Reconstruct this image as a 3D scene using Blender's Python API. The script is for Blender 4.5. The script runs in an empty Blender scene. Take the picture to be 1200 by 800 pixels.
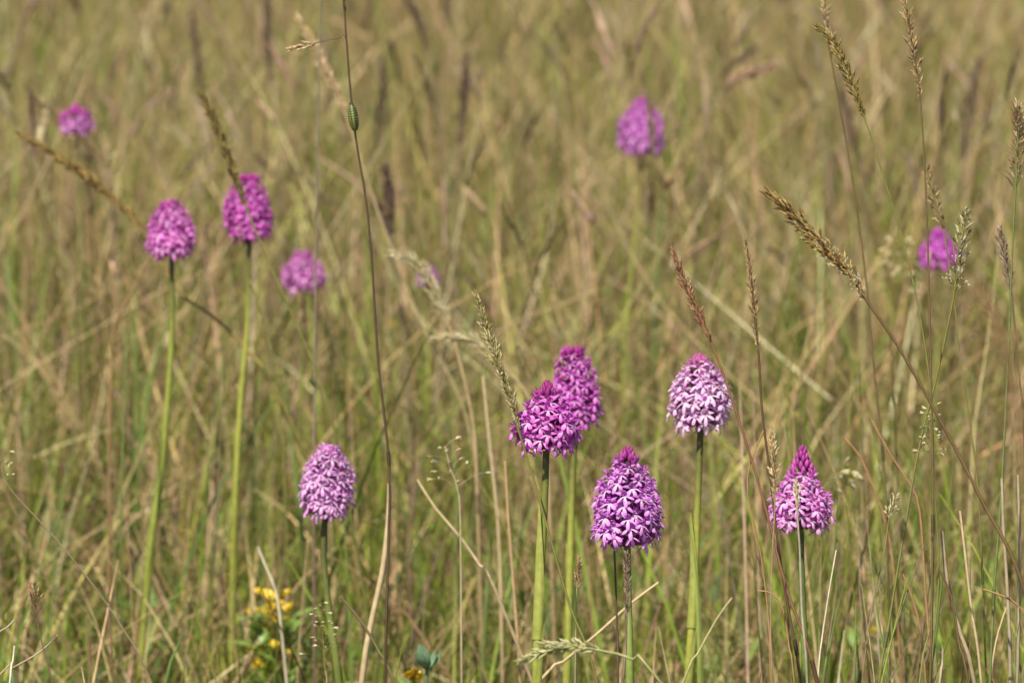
import bpy, math, random
import numpy as np
from mathutils import Vector, Matrix

random.seed(7); rng = np.random.default_rng(7)
SC = bpy.context.scene
COL = SC.collection

# ------------------------------------------------------------------ camera
CAM_H, PITCH, LENS = 0.85, math.radians(9.5), 200.0
cam_d = bpy.data.cameras.new('camera'); cam = bpy.data.objects.new('camera', cam_d); COL.objects.link(cam)
cam.location = (0, 0, CAM_H); cam.rotation_euler = (math.radians(90) - PITCH, 0, 0)
cam_d.lens = LENS; cam_d.sensor_width = 36; cam_d.clip_start = 0.05; cam_d.clip_end = 2000
cam_d.dof.use_dof = True; cam_d.dof.focus_distance = 2.82; cam_d.dof.aperture_fstop = 15.5
SC.camera = cam
# ------------------------------------------------------------------ sky and sun
SUN_EL, SUN_AZ = math.radians(56), math.radians(205)      # azimuth clockwise from +Y (view direction)
w = bpy.data.worlds.new('World'); SC.world = w; w.use_nodes = True
nt = w.node_tree; bg = nt.nodes['Background']
sky = nt.nodes.new('ShaderNodeTexSky'); sky.sky_type = 'NISHITA'; sky.sun_disc = False
sky.sun_elevation = SUN_EL; sky.sun_rotation = SUN_AZ
nt.links.new(sky.outputs[0], bg.inputs[0]); bg.inputs[1].default_value = 0.075
sd = bpy.data.lights.new('sun', 'SUN'); sd.energy = 4.9; sd.angle = math.radians(0.5); sd.color = (1, .93, .80)
so = bpy.data.objects.new('sun', sd); COL.objects.link(so); so.location = (0, -3, 8)
sv = Vector((math.sin(SUN_AZ) * math.cos(SUN_EL), math.cos(SUN_AZ) * math.cos(SUN_EL), math.sin(SUN_EL)))
so.rotation_euler = sv.to_track_quat('Z', 'Y').to_euler()
SC.view_settings.view_transform = 'Standard'; SC.view_settings.look = 'None'
SC.view_settings.exposure = 0.52; SC.view_settings.gamma = 1.0

# ------------------------------------------------------------------ materials
def new_mat(name):
    m = bpy.data.materials.new(name); m.use_nodes = True
    m.node_tree.nodes.clear(); return m, m.node_tree.nodes, m.node_tree.links

def leafy(name, source, trans=0.3, rough=0.5, gloss=0.06, noise=0.18, nscale=220, rnd=0.0):
    """thin plant tissue: colour from the mesh ('attr') or the object ('obj'), fine mottling, some light through"""
    m, N, L = new_mat(name)
    if source == 'attr':
        a = N.new('ShaderNodeAttribute'); a.attribute_name = 'Col'; c = a.outputs['Color']
    elif source == 'obj':
        a = N.new('ShaderNodeObjectInfo'); c = a.outputs['Color']
    else:                                  # floret: mesh 'Col'.r is how pale the tissue is, .g how dark
        o = N.new('ShaderNodeObjectInfo'); a = N.new('ShaderNodeAttribute'); a.attribute_name = 'Col'
        sp = N.new('ShaderNodeSeparateColor'); L.new(a.outputs['Color'], sp.inputs[0])
        mx = N.new('ShaderNodeMix'); mx.data_type = 'RGBA'
        L.new(sp.outputs[0], mx.inputs[0]); L.new(o.outputs['Color'], mx.inputs[6]); mx.inputs[7].default_value = (.85, .63, .82, 1)
        mp = N.new('ShaderNodeMix'); mp.data_type = 'RGBA'
        L.new(sp.outputs[1], mp.inputs[0]); L.new(mx.outputs[2], mp.inputs[6]); mp.inputs[7].default_value = (.24, .02, .16, 1)
        c = mp.outputs[2]
    tc = N.new('ShaderNodeTexCoord')
    ns = N.new('ShaderNodeTexNoise'); ns.inputs['Scale'].default_value = nscale; ns.inputs['Detail'].default_value = 3
    L.new(tc.outputs['Object'], ns.inputs['Vector'])
    mr = N.new('ShaderNodeMapRange'); mr.inputs[1].default_value = .3; mr.inputs[2].default_value = .7
    mr.inputs[3].default_value = 1 - noise; mr.inputs[4].default_value = 1 + noise
    L.new(ns.outputs[0], mr.inputs[0])
    val = mr.outputs[0]
    if rnd:
        oi = N.new('ShaderNodeObjectInfo'); m2 = N.new('ShaderNodeMapRange')
        m2.inputs[3].default_value = 1 - rnd; m2.inputs[4].default_value = 1 + rnd
        L.new(oi.outputs['Random'], m2.inputs[0])
        mm = N.new('ShaderNodeMath'); mm.operation = 'MULTIPLY'; L.new(val, mm.inputs[0]); L.new(m2.outputs[0], mm.inputs[1]); val = mm.outputs[0]
    vm = N.new('ShaderNodeVectorMath'); vm.operation = 'SCALE'; L.new(c, vm.inputs[0]); L.new(val, vm.inputs[3])
    cc = vm.outputs[0]
    df = N.new('ShaderNodeBsdfDiffuse'); L.new(cc, df.inputs[0])
    tr = N.new('ShaderNodeBsdfTranslucent'); L.new(cc, tr.inputs[0])
    gl = N.new('ShaderNodeBsdfGlossy'); gl.inputs['Roughness'].default_value = rough; gl.inputs[0].default_value = (1, 1, 1, 1)
    s1 = N.new('ShaderNodeMixShader'); s1.inputs[0].default_value = trans; L.new(df.outputs[0], s1.inputs[1]); L.new(tr.outputs[0], s1.inputs[2])
    s2 = N.new('ShaderNodeMixShader'); s2.inputs[0].default_value = gloss; L.new(s1.outputs[0], s2.inputs[1]); L.new(gl.outputs[0], s2.inputs[2])
    out = N.new('ShaderNodeOutputMaterial'); L.new(s2.outputs[0], out.inputs[0])
    return m

M_GRASS = leafy('grass_blades', 'attr', .38, .6, .025, .2, 60)
M_STRAW = leafy('dry_straw', 'attr', .22, .6, .025, .22, 150)
M_STEM = leafy('plant_stem', 'attr', .12, .5, .03, .16, 260)
M_SPIKELET = leafy('spikelet_husk', 'obj', .25, .5, .03, .25, 500, .28)
M_PETAL = leafy('orchid_petal', 'floret', .34, .6, .03, .08, 900, .13)
M_PLAIN = leafy('coloured_tissue', 'attr', .25, .5, .04, .15, 300)

def ground_mat():
    m, N, L = new_mat('meadow_soil')
    b = N.new('ShaderNodeBsdfPrincipled'); out = N.new('ShaderNodeOutputMaterial'); L.new(b.outputs[0], out.inputs[0])
    tc = N.new('ShaderNodeTexCoord')
    n1 = N.new('ShaderNodeTexNoise'); n1.inputs['Scale'].default_value = 1.3; n1.inputs['Detail'].default_value = 5
    n2 = N.new('ShaderNodeTexNoise'); n2.inputs['Scale'].default_value = 45; n2.inputs['Detail'].default_value = 8
    L.new(tc.outputs['Object'], n1.inputs['Vector']); L.new(tc.outputs['Object'], n2.inputs['Vector'])
    r1 = N.new('ShaderNodeValToRGB'); e = r1.color_ramp.elements
    e[0].position = .38; e[0].color = (.10, .115, .03, 1); e[1].position = .62; e[1].color = (.21, .16, .075, 1)
    r2 = N.new('ShaderNodeValToRGB'); e = r2.color_ramp.elements
    e[0].position = .35; e[0].color = (.35, .35, .35, 1); e[1].position = .7; e[1].color = (1.3, 1.25, 1.15, 1)
    L.new(n1.outputs[0], r1.inputs[0]); L.new(n2.outputs[0], r2.inputs[0])
    mx = N.new('ShaderNodeMix'); mx.data_type = 'RGBA'; mx.blend_type = 'MULTIPLY'; mx.inputs[0].default_value = 1
    L.new(r1.outputs[0], mx.inputs[6]); L.new(r2.outputs[0], mx.inputs[7]); L.new(mx.outputs[2], b.inputs['Base Color'])
    b.inputs['Roughness'].default_value = .95
    bp = N.new('ShaderNodeBump'); bp.inputs['Strength'].default_value = .8; bp.inputs['Distance'].default_value = .02
    L.new(n2.outputs[0], bp.inputs['Height']); L.new(bp.outputs[0], b.inputs['Normal'])
    return m

# ------------------------------------------------------------------ helpers
def mesh_np(name, V, F, C=None, mat=None, smooth=False):
    """V (n,3), F list of arrays (m,k) all of one k, C (n,3) colours"""
    V = np.asarray(V, np.float32); F = np.asarray(F, np.int32)
    me = bpy.data.meshes.new(name); k = F.shape[1]
    me.vertices.add(len(V)); me.vertices.foreach_set('co', V.ravel())
    me.loops.add(F.size); me.loops.foreach_set('vertex_index', F.ravel())
    me.polygons.add(len(F)); me.polygons.foreach_set('loop_start', np.arange(0, F.size, k, dtype=np.int32))
    me.update(calc_edges=True)
    if C is not None:
        a = me.color_attributes.new('Col', 'FLOAT_COLOR', 'POINT')
        cc = np.ones((len(V), 4), np.float32); cc[:, :3] = C; a.data.foreach_set('color', cc.ravel())
    if smooth: me.polygons.foreach_set('use_smooth', np.ones(len(F), bool))
    if mat: me.materials.append(mat)
    return me

class MB:
    """collects quad pieces with colours"""
    def __init__(s): s.V = []; s.F = []; s.C = []; s.n = 0
    def add(s, V, F, C):
        V = np.asarray(V, float); F = np.asarray(F, int)
        C = np.asarray(C, float); C = np.tile(C, (len(V), 1)) if C.ndim == 1 else C
        s.V.append(V); s.F.append(F + s.n); s.C.append(C); s.n += len(V)
    def mesh(s, name, mat, smooth=True):
        return mesh_np(name, np.vstack(s.V), np.vstack(s.F), np.vstack(s.C), mat, smooth)

def grid_faces(nr, nc, closed):
    i = np.arange(nr - 1)[:, None]; j = np.arange(nc if closed else nc - 1)[None, :]; j2 = (j + 1) % nc
    return np.stack([i * nc + j, i * nc + j2, (i + 1) * nc + j2, (i + 1) * nc + j], -1).reshape(-1, 4)

def frames(P):
    P = np.asarray(P, float); T = np.gradient(P, axis=0); T /= np.linalg.norm(T, axis=1)[:, None] + 1e-12
    ref = np.array([0, 1., 0]) if abs(T[0, 1]) < .8 else np.array([1., 0, 0])
    A = np.cross(T, ref); A /= np.linalg.norm(A, axis=1)[:, None] + 1e-12
    return T, A, np.cross(A, T)

def tube(mb, P, R, C, sides=6):
    P = np.asarray(P, float); n = len(P); R = np.broadcast_to(np.asarray(R, float), (n,))
    T, A, B = frames(P); th = np.arange(sides) / sides * 2 * np.pi
    V = P[:, None] + R[:, None, None] * (np.cos(th)[None, :, None] * A[:, None] + np.sin(th)[None, :, None] * B[:, None])
    C = np.asarray(C, float)
    if C.ndim == 2: C = np.repeat(C, sides, 0)
    mb.add(V.reshape(-1, 3), grid_faces(n, sides, True), C)

def catmull(P, step=0.006):
    P = np.asarray(P, float)
    if len(P) < 3:
        n = max(2, int(np.linalg.norm(P[-1] - P[0]) / step)); t = np.linspace(0, 1, n)[:, None]; return P[0] * (1 - t) + P[-1] * t
    Q = np.vstack([2 * P[0] - P[1], P, 2 * P[-1] - P[-2]]); out = []
    for i in range(1, len(Q) - 2):
        a, b, c, d = Q[i - 1:i + 3]; n = max(2, int(np.linalg.norm(c - b) / step)); t = np.linspace(0, 1, n, endpoint=False)[:, None]
        out.append(.5 * (2 * b + (c - a) * t + (2 * a - 5 * b + 4 * c - d) * t ** 2 + (3 * b - a - 3 * c + d) * t ** 3))
    out.append(Q[-2][None]); return np.vstack(out)

CP, SP = math.cos(PITCH), math.sin(PITCH)
def at(px, py, d):
    """the place d metres in front of the lens seen at (px, py) of the 1200x800 photograph"""
    u = (px - 600) / 1200 * 36 / LENS * d; v = (400 - py) / 1200 * 36 / LENS * d
    return np.array([u, d * CP + v * SP, CAM_H - d * SP + v * CP])

def link(name, me, parent=None, loc=None):
    o = bpy.data.objects.new(name, me); COL.objects.link(o)
    if parent: o.parent = parent
    if loc is not None: o.location = loc
    return o
def thing(name, label, cat, loc, group=None):
    o = link(name, None, None, loc); o.empty_display_size = .02
    o['label'] = label; o['category'] = cat
    if group: o['group'] = group
    return o
def place(o, M): o.matrix_local = M

def basis(pos, y, z, s=1.0, sx=None):
    """local +Y along y, +Z close to z"""
    y = Vector(y).normalized(); x = y.cross(Vector(z)).normalized(); zz = x.cross(y)
    m = Matrix((x, y, zz)).transposed().to_4x4()
    S = Matrix.Diagonal((s if sx is None else sx, s, s if sx is None else sx, 1))
    return Matrix.Translation(Vector(pos)) @ m @ S

# ------------------------------------------------------------------ ground
G = 200.0
gm = mesh_np('ground', [(-G, -G, 0), (G, -G, 0), (G, G, 0), (-G, G, 0)], [(0, 1, 2, 3)], None, ground_mat())
g = link('ground', gm); g['kind'] = 'structure'

# ------------------------------------------------------------------ meadow grass (uncountable)
_k = rng.normal(size=(14, 2)); _ph = rng.uniform(0, 6.28, 14)
def fbm(x, y, f):
    s = np.zeros_like(x)
    for i in range(14):
        k = _k[i] * f * (1 + .35 * i); s += np.sin(k[0] * x + k[1] * y + _ph[i]) / (1 + .25 * i)
    return s / 3.0

def roots(n, y0, y1, wide):
    """random spots; wide=False keeps to a wedge in front of the camera"""
    a, b = (1.1, .22) if wide else (.12, .125)
    Y = []; X = []; need = n
    while need > 0:
        y = rng.uniform(y0, y1, need * 3); hw = a + b * y
        y = y[rng.uniform(0, a + b * y1, len(y)) < hw][:need]
        X.append(rng.uniform(-1, 1, len(y)) * (a + b * y)); Y.append(y); need -= len(y)
    return np.concatenate(X), np.concatenate(Y)

def blades(X, Y, h, wid, az, lean, curve, C, nseg=5, rows=2, z0=0.0, power=.8, kink=None):
    n = len(X); t = np.linspace(0, 1, nseg + 1)
    th = lean[:, None] + curve[:, None] * t[None] ** 1.4
    if kink is not None: th = th + kink[:, None] * (t[None] > .55)
    ds = (h / nseg)[:, None]; tm = (th[:, 1:] + th[:, :-1]) / 2
    r = np.concatenate([np.zeros((n, 1)), np.cumsum(np.sin(tm) * ds, 1)], 1)
    z = np.concatenate([np.zeros((n, 1)), np.cumsum(np.cos(tm) * ds, 1)], 1) + (z0 if np.isscalar(z0) else z0[:, None])
    z = np.maximum(z, .002)
    P = np.stack([X[:, None] + r * np.cos(az)[:, None], Y[:, None] + r * np.sin(az)[:, None], z], -1)
    wt = wid[:, None] * (1.02 - t[None] ** 1.5) ** power
    if rows == 2:
        wa = az + np.pi / 2 + rng.normal(0, .5, n) ; D = np.stack([np.cos(wa), np.sin(wa), rng.normal(0, .12, n)], -1)
        V = np.stack([P - D[:, None] * wt[..., None] / 2, P + D[:, None] * wt[..., None] / 2], 2)
    else:
        ph = rng.uniform(0, 6.28, n)[:, None] + np.arange(rows)[None] / rows * 2 * np.pi
        D = np.stack([np.cos(ph), np.sin(ph), 0 * ph], -1)
        V = P[:, :, None] + D[:, None] * wt[..., None, None] / 2
    f = grid_faces(nseg + 1, rows, rows > 2)
    F = (f[None] + (np.arange(n) * (nseg + 1) * rows)[:, None, None]).reshape(-1, 4)
    return V.reshape(-1, 3), F, np.repeat(C, (nseg + 1) * rows, 0), P

def pick(n, pal, jit=.22):
    pal = np.array(pal); c = pal[rng.integers(0, len(pal), n)]
    return np.clip(c * rng.lognormal(0, jit, (n, 1)) * rng.lognormal(0, .06, (n, 3)), 0, .85)

GREENS = [(.20, .28, .022), (.14, .21, .018), (.26, .33, .03), (.09, .14, .02), (.27, .30, .045)]
STRAWS = [(.50, .36, .17), (.40, .27, .12), (.62, .48, .26), (.30, .19, .09), (.46, .35, .18), (.22, .14, .065), (.16, .10, .045), (.38, .25, .13), (.36, .22, .14), (.44, .30, .20)]
OLIVES = [(.30, .26, .06), (.22, .21, .045), (.36, .30, .09)]

def scatter(name, n, y0, y1, wide, kind):
    X, Y = roots(n, y0, y1, wide); f = fbm(X * 1.6, Y, 2.2)
    az = rng.uniform(0, 2 * np.pi, n)
    if kind == 'green':
        keep = rng.uniform(0, 1, n) < np.clip(.72 + .45 * f, .2, 1); X, Y, f, az = X[keep], Y[keep], f[keep], az[keep]; n = len(X)
        h = rng.gamma(9, .0120, n) * (1 + .15 * f) * np.clip(.55 + (Y - 3.0) * .5, .6, 1)
        tall = rng.uniform(0, 1, n) < np.where(Y > 4.2, .22, .10); h[tall] *= 1.9
        C = np.where((rng.uniform(0, 1, n) < .30)[:, None], pick(n, OLIVES), pick(n, GREENS))
        return blades(X, Y, h, rng.uniform(.0014, .0036, n), az, np.abs(rng.normal(.15, .22, n)), np.abs(rng.normal(.35, .45, n)), C, 5)
    if kind == 'straw':
        keep = rng.uniform(0, 1, n) < np.clip(.6 - .3 * f, .15, 1); X, Y, f, az = X[keep], Y[keep], f[keep], az[keep]; n = len(X)
        h = rng.gamma(8, .021, n).clip(.05, .36)
        return blades(X, Y, h, rng.uniform(.0009, .0024, n), az, np.abs(rng.normal(.22, .25, n)), np.abs(rng.normal(.25, .5, n)), pick(n, STRAWS, .3), 5, kink=rng.normal(0, .25, n))
    if kind == 'tangle':
        h = rng.uniform(.10, .30, n)
        return blades(X, Y, h, rng.uniform(.0008, .0019, n), az, rng.uniform(.5, 1.35, n), rng.normal(.25, .5, n), pick(n, STRAWS + OLIVES, .35), 6, z0=rng.uniform(0, .17, n), kink=rng.normal(0, .3, n))
    if kind == 'thatch':
        h = rng.uniform(.04, .17, n); ln = rng.uniform(1.15, 1.62, n)
        return blades(X, Y, h, rng.uniform(.0012, .0038, n), az, ln, rng.normal(.0, .25, n), pick(n, STRAWS + [(.2, .13, .07)], .35), 4, z0=rng.uniform(0, .05, n) ** 1.1)

def build_stuff(name, parts, mat):
    Vs, Fs, Cs, k = [], [], [], 0
    for V, F, C in parts: Vs.append(V); Fs.append(F + k); Cs.append(C); k += len(V)
    o = link(name, mesh_np(name, np.vstack(Vs), np.vstack(Fs), np.vstack(Cs), mat)); o['kind'] = 'stuff'; return o

D = 1.0
gr = [scatter('g', int(46000 * D), 2.6, 9.5, False, 'green')[:3], scatter('g', 13000, 3.2, 4.6, False, 'green')[:3], scatter('g', int(26000 * D), .8, 13, True, 'green')[:3]]
o = build_stuff('meadow_grass', gr, M_GRASS); o['label'] = 'short green and olive grass blades covering the meadow'; o['category'] = 'grass'
st = [scatter('s', int(30000 * D), 3.2, 9.5, False, 'straw')[:3], scatter('s', int(12000 * D), 3.2, 13, True, 'straw')[:3]]
def thicket(n, x0, x1, y0, y1, h0, h1, pal):
    X = rng.uniform(x0, x1, n); Y = rng.uniform(y0, y1, n)
    return blades(X, Y, rng.uniform(h0, h1, n), rng.uniform(.0006, .0019, n), rng.uniform(0, 6.28, n), np.abs(rng.normal(.06, .13, n)), np.abs(rng.normal(.12, .2, n)), pick(n, pal, .3), 8, 4, power=.35)[:3]
st += [thicket(170, .12, .42, 2.68, 3.3, .17, .29, STRAWS + [(.30, .2, .13), (.34, .27, .18)] * 2 + OLIVES), thicket(60, -.4, .12, 2.8, 3.3, .12, .22, STRAWS + OLIVES),
       thicket(150, .14, .45, 2.7, 3.5, .15, .30, GREENS)]
o = build_stuff('dry_grass', st, M_STRAW); o['label'] = 'thin dry straw blades standing among the green grass'; o['category'] = 'dry grass'
tg = [blades(*roots(5000, 3.3, 4.3, False), rng.uniform(.05, .16, 5000), rng.uniform(.0007, .0016, 5000), rng.uniform(0, 6.28, 5000), rng.uniform(.6, 1.5, 5000), rng.normal(.2, .5, 5000), pick(5000, STRAWS, .3), 5, z0=rng.uniform(0, .08, 5000))[:3], scatter('x', 21000, 3.7, 9.5, False, 'tangle')[:3], scatter('x', 8000, 3.7, 12, True, 'tangle')[:3]]
o = build_stuff('straw_tangle', tg, M_STRAW); o['label'] = 'criss-crossing thin dry stems hanging in the sward'; o['category'] = 'dry grass'
th_ = [scatter('t', int(34000 * D), 2.8, 9.5, False, 'thatch')[:3], scatter('t', int(15000 * D), .8, 13, True, 'thatch')[:3]]
o = build_stuff('grass_litter', th_, M_STRAW); o['label'] = 'tangled fallen straw lying over the ground'; o['category'] = 'litter'

# taller flowering stalks of the far meadow, each with its own seed head, too many and too blurred to count
def far_stalks(n, y0, y1, wide, pal, hh, hw, hl, colh):
    X, Y = roots(n, y0, y1, wide); az = rng.uniform(0, 6.28, n)
    h = rng.normal(hh, .055, n).clip(.16, .6)
    cap = (CAM_H - .065 * Y).clip(.2, .8)
    C = pick(n, pal, .25)
    V, F, Cc, P = blades(X, Y, h, rng.uniform(.0012, .0022, n), az, np.abs(rng.normal(.12, .16, n)), np.abs(rng.normal(.2, .3, n)), C, 6, 3, power=.3)
    # seed heads: rough spindles round the last stretch of each stalk
    A = P[:, -2]; B = P[:, -1]; T = B - A; T /= np.linalg.norm(T, axis=1)[:, None]
    L = rng.uniform(hl * .6, hl * 1.4, n); W = rng.uniform(hw * .6, hw * 1.3, n); m = 9; s = 5
    t = np.linspace(0, 1, m); prof = np.sin(np.pi * t ** .7) ** .7 + .05
    R = W[:, None] * prof[None] * rng.uniform(.5, 1.4, (n, m))
    bend = np.stack([np.cos(az), np.sin(az), -0.5 + 0 * az], -1)
    Q = A[:, None] + T[:, None] * (L[:, None] * t[None])[..., None] + bend[:, None] * (L[:, None] * .25 * t[None] ** 2)[..., None]
    ph = np.arange(s) / s * 2 * np.pi
    Dm = np.stack([np.cos(ph), np.sin(ph), 0 * ph], -1)
    jit = rng.uniform(.5, 1.5, (n, m, s))
    VV = Q[:, :, None] + Dm[None, None] * (R[..., None] * jit)[..., None]
    f = grid_faces(m, s, True); FF = (f[None] + (np.arange(n) * m * s)[:, None, None]).reshape(-1, 4) + len(V)
    CH = np.repeat(pick(n, colh, .25), m * s, 0)
    return np.vstack([V, VV.reshape(-1, 3)]), np.vstack([F, FF]), np.vstack([Cc, CH])
BROWNS = [(.27, .18, .12), (.22, .15, .11), (.36, .25, .16), (.40, .31, .18), (.30, .24, .11)]
fs = [far_stalks(900, 3.9, 9.5, False, STRAWS + OLIVES, .34, .0022, .05, BROWNS),
      far_stalks(900, 4.0, 13, True, STRAWS + OLIVES, .34, .0022, .05, BROWNS)]
o = build_stuff('flowering_grass', fs, M_STRAW); o['label'] = 'blurred mass of taller grass stalks with brown seed heads far behind'; o['category'] = 'grass'

# small broad leaves of low herbs between the grasses
def herb_leaves(n):
    cx, cy = roots(n // 9, 3.2, 7.5, False); k = np.arange(n) % len(cx)
    X = cx[k] + rng.normal(0, .02, n); Y = cy[k] + rng.normal(0, .02, n)
    return blades(X, Y, rng.uniform(.02, .045, n), rng.uniform(.005, .011, n), rng.uniform(0, 6.28, n), rng.uniform(.5, 1.2, n), rng.uniform(0, .6, n),
                  pick(n, [(.09, .16, .03), (.13, .20, .04), (.17, .23, .05)], .18), 4, z0=rng.uniform(.005, .09, n), power=.6)[:3]
o = build_stuff('herb_leaves', [herb_leaves(5200)], M_GRASS); o['label'] = 'small broad green leaves low in the turf'; o['category'] = 'leaves'

# ------------------------------------------------------------------ orchid parts
def petal(mb, base, tip, W, normal, bulge, prof, pale0, pale1, dark=0., nu=6, nv=4, curl=0.):
    base, tip, normal = (np.array(a, float) for a in (base, tip, normal)); d = tip - base; L = np.linalg.norm(d)
    side = np.cross(d, normal); side /= np.linalg.norm(side); nn = np.cross(side, d / L)
    u = np.linspace(0, 1, nu)[:, None]; v = np.linspace(-1, 1, nv)[None]
    wv = np.interp(u, np.linspace(0, 1, len(prof)), prof) * W / 2
    P = base + d * u[..., None] + side * (wv * v)[..., None] + nn * (bulge * L * np.sin(np.pi * u) - curl * L * u ** 2 - .25 * wv * v ** 2)[..., None]
    C = np.zeros((nu, nv, 3)); C[..., 0] = pale1 + (pale0 - pale1) * np.clip(1.25 * (1 - u), 0, 1) ** 1.0; C[..., 1] = dark
    mb.add(P.reshape(-1, 3), grid_faces(nu, nv, False), C.reshape(-1, 3))

def ellipsoid(mb, c, ax, L, R, C, sides=6, rings=6, pw=.8):
    c = np.array(c, float); ax = np.array(ax, float); ax /= np.linalg.norm(ax); t = np.linspace(0, 1, rings)
    tube(mb, c + ax * (t * L)[:, None], R * np.sin(np.pi * np.clip(t, .02, .98)) ** pw, C, sides)

mm = .001
def floret_mesh(seed, pale):
    r = random.Random(seed); mb = MB(); j = lambda a: r.uniform(-a, a) * mm
    LP = [.50, .58, .78, 1.0, .98, .55]
    o = np.array([0, 5.4 * mm, 0]); dn = r.uniform(.75, 1.2)
    petal(mb, o, (j(.6), 7.9 * mm + j(.7), -5.2 * mm * dn), 2.0 * mm, (0, .4, 1), .10, LP, 1.0 * pale, .0, curl=r.uniform(-.05, .3))
    for s in (-1, 1):
        petal(mb, o, (s * (4.5 * mm + j(.4)), 7.9 * mm + j(.7), -2.5 * mm * dn + j(.6)), 2.15 * mm, (0, .4, 1), .10, LP, 1.0 * pale, .0, curl=r.uniform(-.05, .3))
        petal(mb, o + (0, -.6 * mm, .8 * mm), (s * (5.0 * mm + j(.5)), 5.8 * mm + j(1.6), 2.2 * mm + j(1.3)), 1.8 * mm, (0, 1, .3), .12, [.5, .9, 1, .85, .5, .12], .25 * pale, .0, .04)
    petal(mb, o + (0, -1.0 * mm, .9 * mm), (j(.4), 8.3 * mm, 3.2 * mm + j(.6)), 2.5 * mm, (0, -.6, 1), .30, [.6, 1, 1, .8, .5, .15], .2 * pale, 0, .10)
    for s in (-1, 1):
        petal(mb, o + (s * .6 * mm, -.8 * mm, .7 * mm), (s * .8 * mm, 8.0 * mm, 2.3 * mm), 1.7 * mm, (s, -.2, .8), .22, [.6, 1, 1, .8, .5, .2], .1, 0, .22)
    t = np.linspace(0, 1, 4)[:, None]
    tube(mb, np.array([0, -4 * mm, -1.5 * mm]) * (1 - t) + o * t, [.9 * mm, 1.0 * mm, .9 * mm, .7 * mm], (.0, .75, 0), 5)
    tube(mb, o * (1 - t) + np.array([j(1), 0 * mm, -5.5 * mm]) * t, [.6 * mm, .45 * mm, .4 * mm, .15 * mm], (.1, .3, 0), 4)
    return mb.mesh('floret', M_PETAL)
def bud_mesh(seed, op):
    r = random.Random(seed); mb = MB()
    ellipsoid(mb, (0, -1 * mm, 0), (0, 1, 0), 6.6 * mm, 1.5 * mm, (0, .12, 0), 7, 8, .75)
    if op:
        for s in (-1, 1):
            petal(mb, (s * .5 * mm, 3 * mm, 0), (s * 3.2 * mm, 6.5 * mm, .5 * mm), 1.7 * mm, (0, 0, 1), .2, [.6, 1, 1, .8, .5, .15], .1, .1, 0)
    return mb.mesh('bud', M_PETAL)
FLO = {}
def florets(pale):
    k = round(pale, 1)
    if k not in FLO: FLO[k] = [floret_mesh(int(100 * k) + i, k) for i in range(6)]
    return FLO[k]
BUDS = [bud_mesh(i, False) for i in range(3)]; OPEN = [bud_mesh(9 + i, True) for i in range(3)]

PROFS = {'pyramid': [(0, .72), (.10, .95), (.22, 1), (.45, .93), (.60, .74), (.74, .46), (.82, .22), (.92, .15), (1, .06)],
         'short': [(0, .70), (.12, 1), (.3, .97), (.5, .74), (.64, .44), (.74, .22), (.88, .15), (1, .05)],
         'dome': [(0, .72), (.12, .96), (.32, 1), (.55, .88), (.72, .66), (.86, .40), (1, .08)],
         'round': [(0, .72), (.12, .94), (.35, 1), (.6, .93), (.78, .74), (.9, .48), (1, .14)],
         'peaked': [(0, .8), (.10, 1), (.3, .92), (.42, .66), (.56, .42), (.7, .29), (.86, .18), (1, .05)]}

def stem_path(pts, d, extra_lean=.0, ddrift=.0):
    """pts in photograph pixels from the top down; carried on to the soil"""
    P = [at(x, y, d + ddrift * i) for i, (x, y) in enumerate(pts)]
    last = P[-1]; prev = P[-2]; v = last - prev; v /= np.linalg.norm(v)
    z = last[2]
    if z > .012:
        vz = min(v[2], -.45); k = z / -vz
        hx = v[0] * .5 * k; hy = extra_lean * k
        q1 = last + np.array([hx * .55, hy * .5, -z * .5]); q2 = last + np.array([hx * .8, hy, -z + .0])
        P += [q1, q2]
    return catmull(P, .008)

def sheath(mb, P, i0, i1, R, side, col0, col1, open_=.002):
    """a leaf clasping the stem from ring i0 (low) up to i1, its tip standing off"""
    S = P[i0:i1:-1] if i0 > i1 else P[i0:i1]
    n = len(S)
    if n < 4: return
    T, A, B = frames(S); u = np.linspace(0, 1, n); nv = 7
    half = np.interp(u, [0, .35, .7, 1], [2.3, 1.7, .7, .08]); off = open_ * np.clip((u - .45) / .55, 0, 1) ** 2 * 1.6
    v = np.linspace(-1, 1, nv); rad = R[:n] if hasattr(R, '__len__') else R
    ang = side + half[:, None] * v[None]; rr = rad * 1.22 + .0002
    dirc = np.cos(side) * A + np.sin(side) * B
    V = S[:, None] + rr * (np.cos(ang)[..., None] * A[:, None] + np.sin(ang)[..., None] * B[:, None]) + dirc[:, None] * off[:, None, None]
    u2 = u[:, None, None]; C = np.array(col0) * (1 - u2) + np.array(col1) * u2; C = np.broadcast_to(C, (n, nv, 3)).copy()
    C *= (1 - .10 * (np.arange(nv) % 2))[None, :, None]
    mb.add(V.reshape(-1, 3), grid_faces(n, nv, False), C.reshape(-1, 3))

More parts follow.
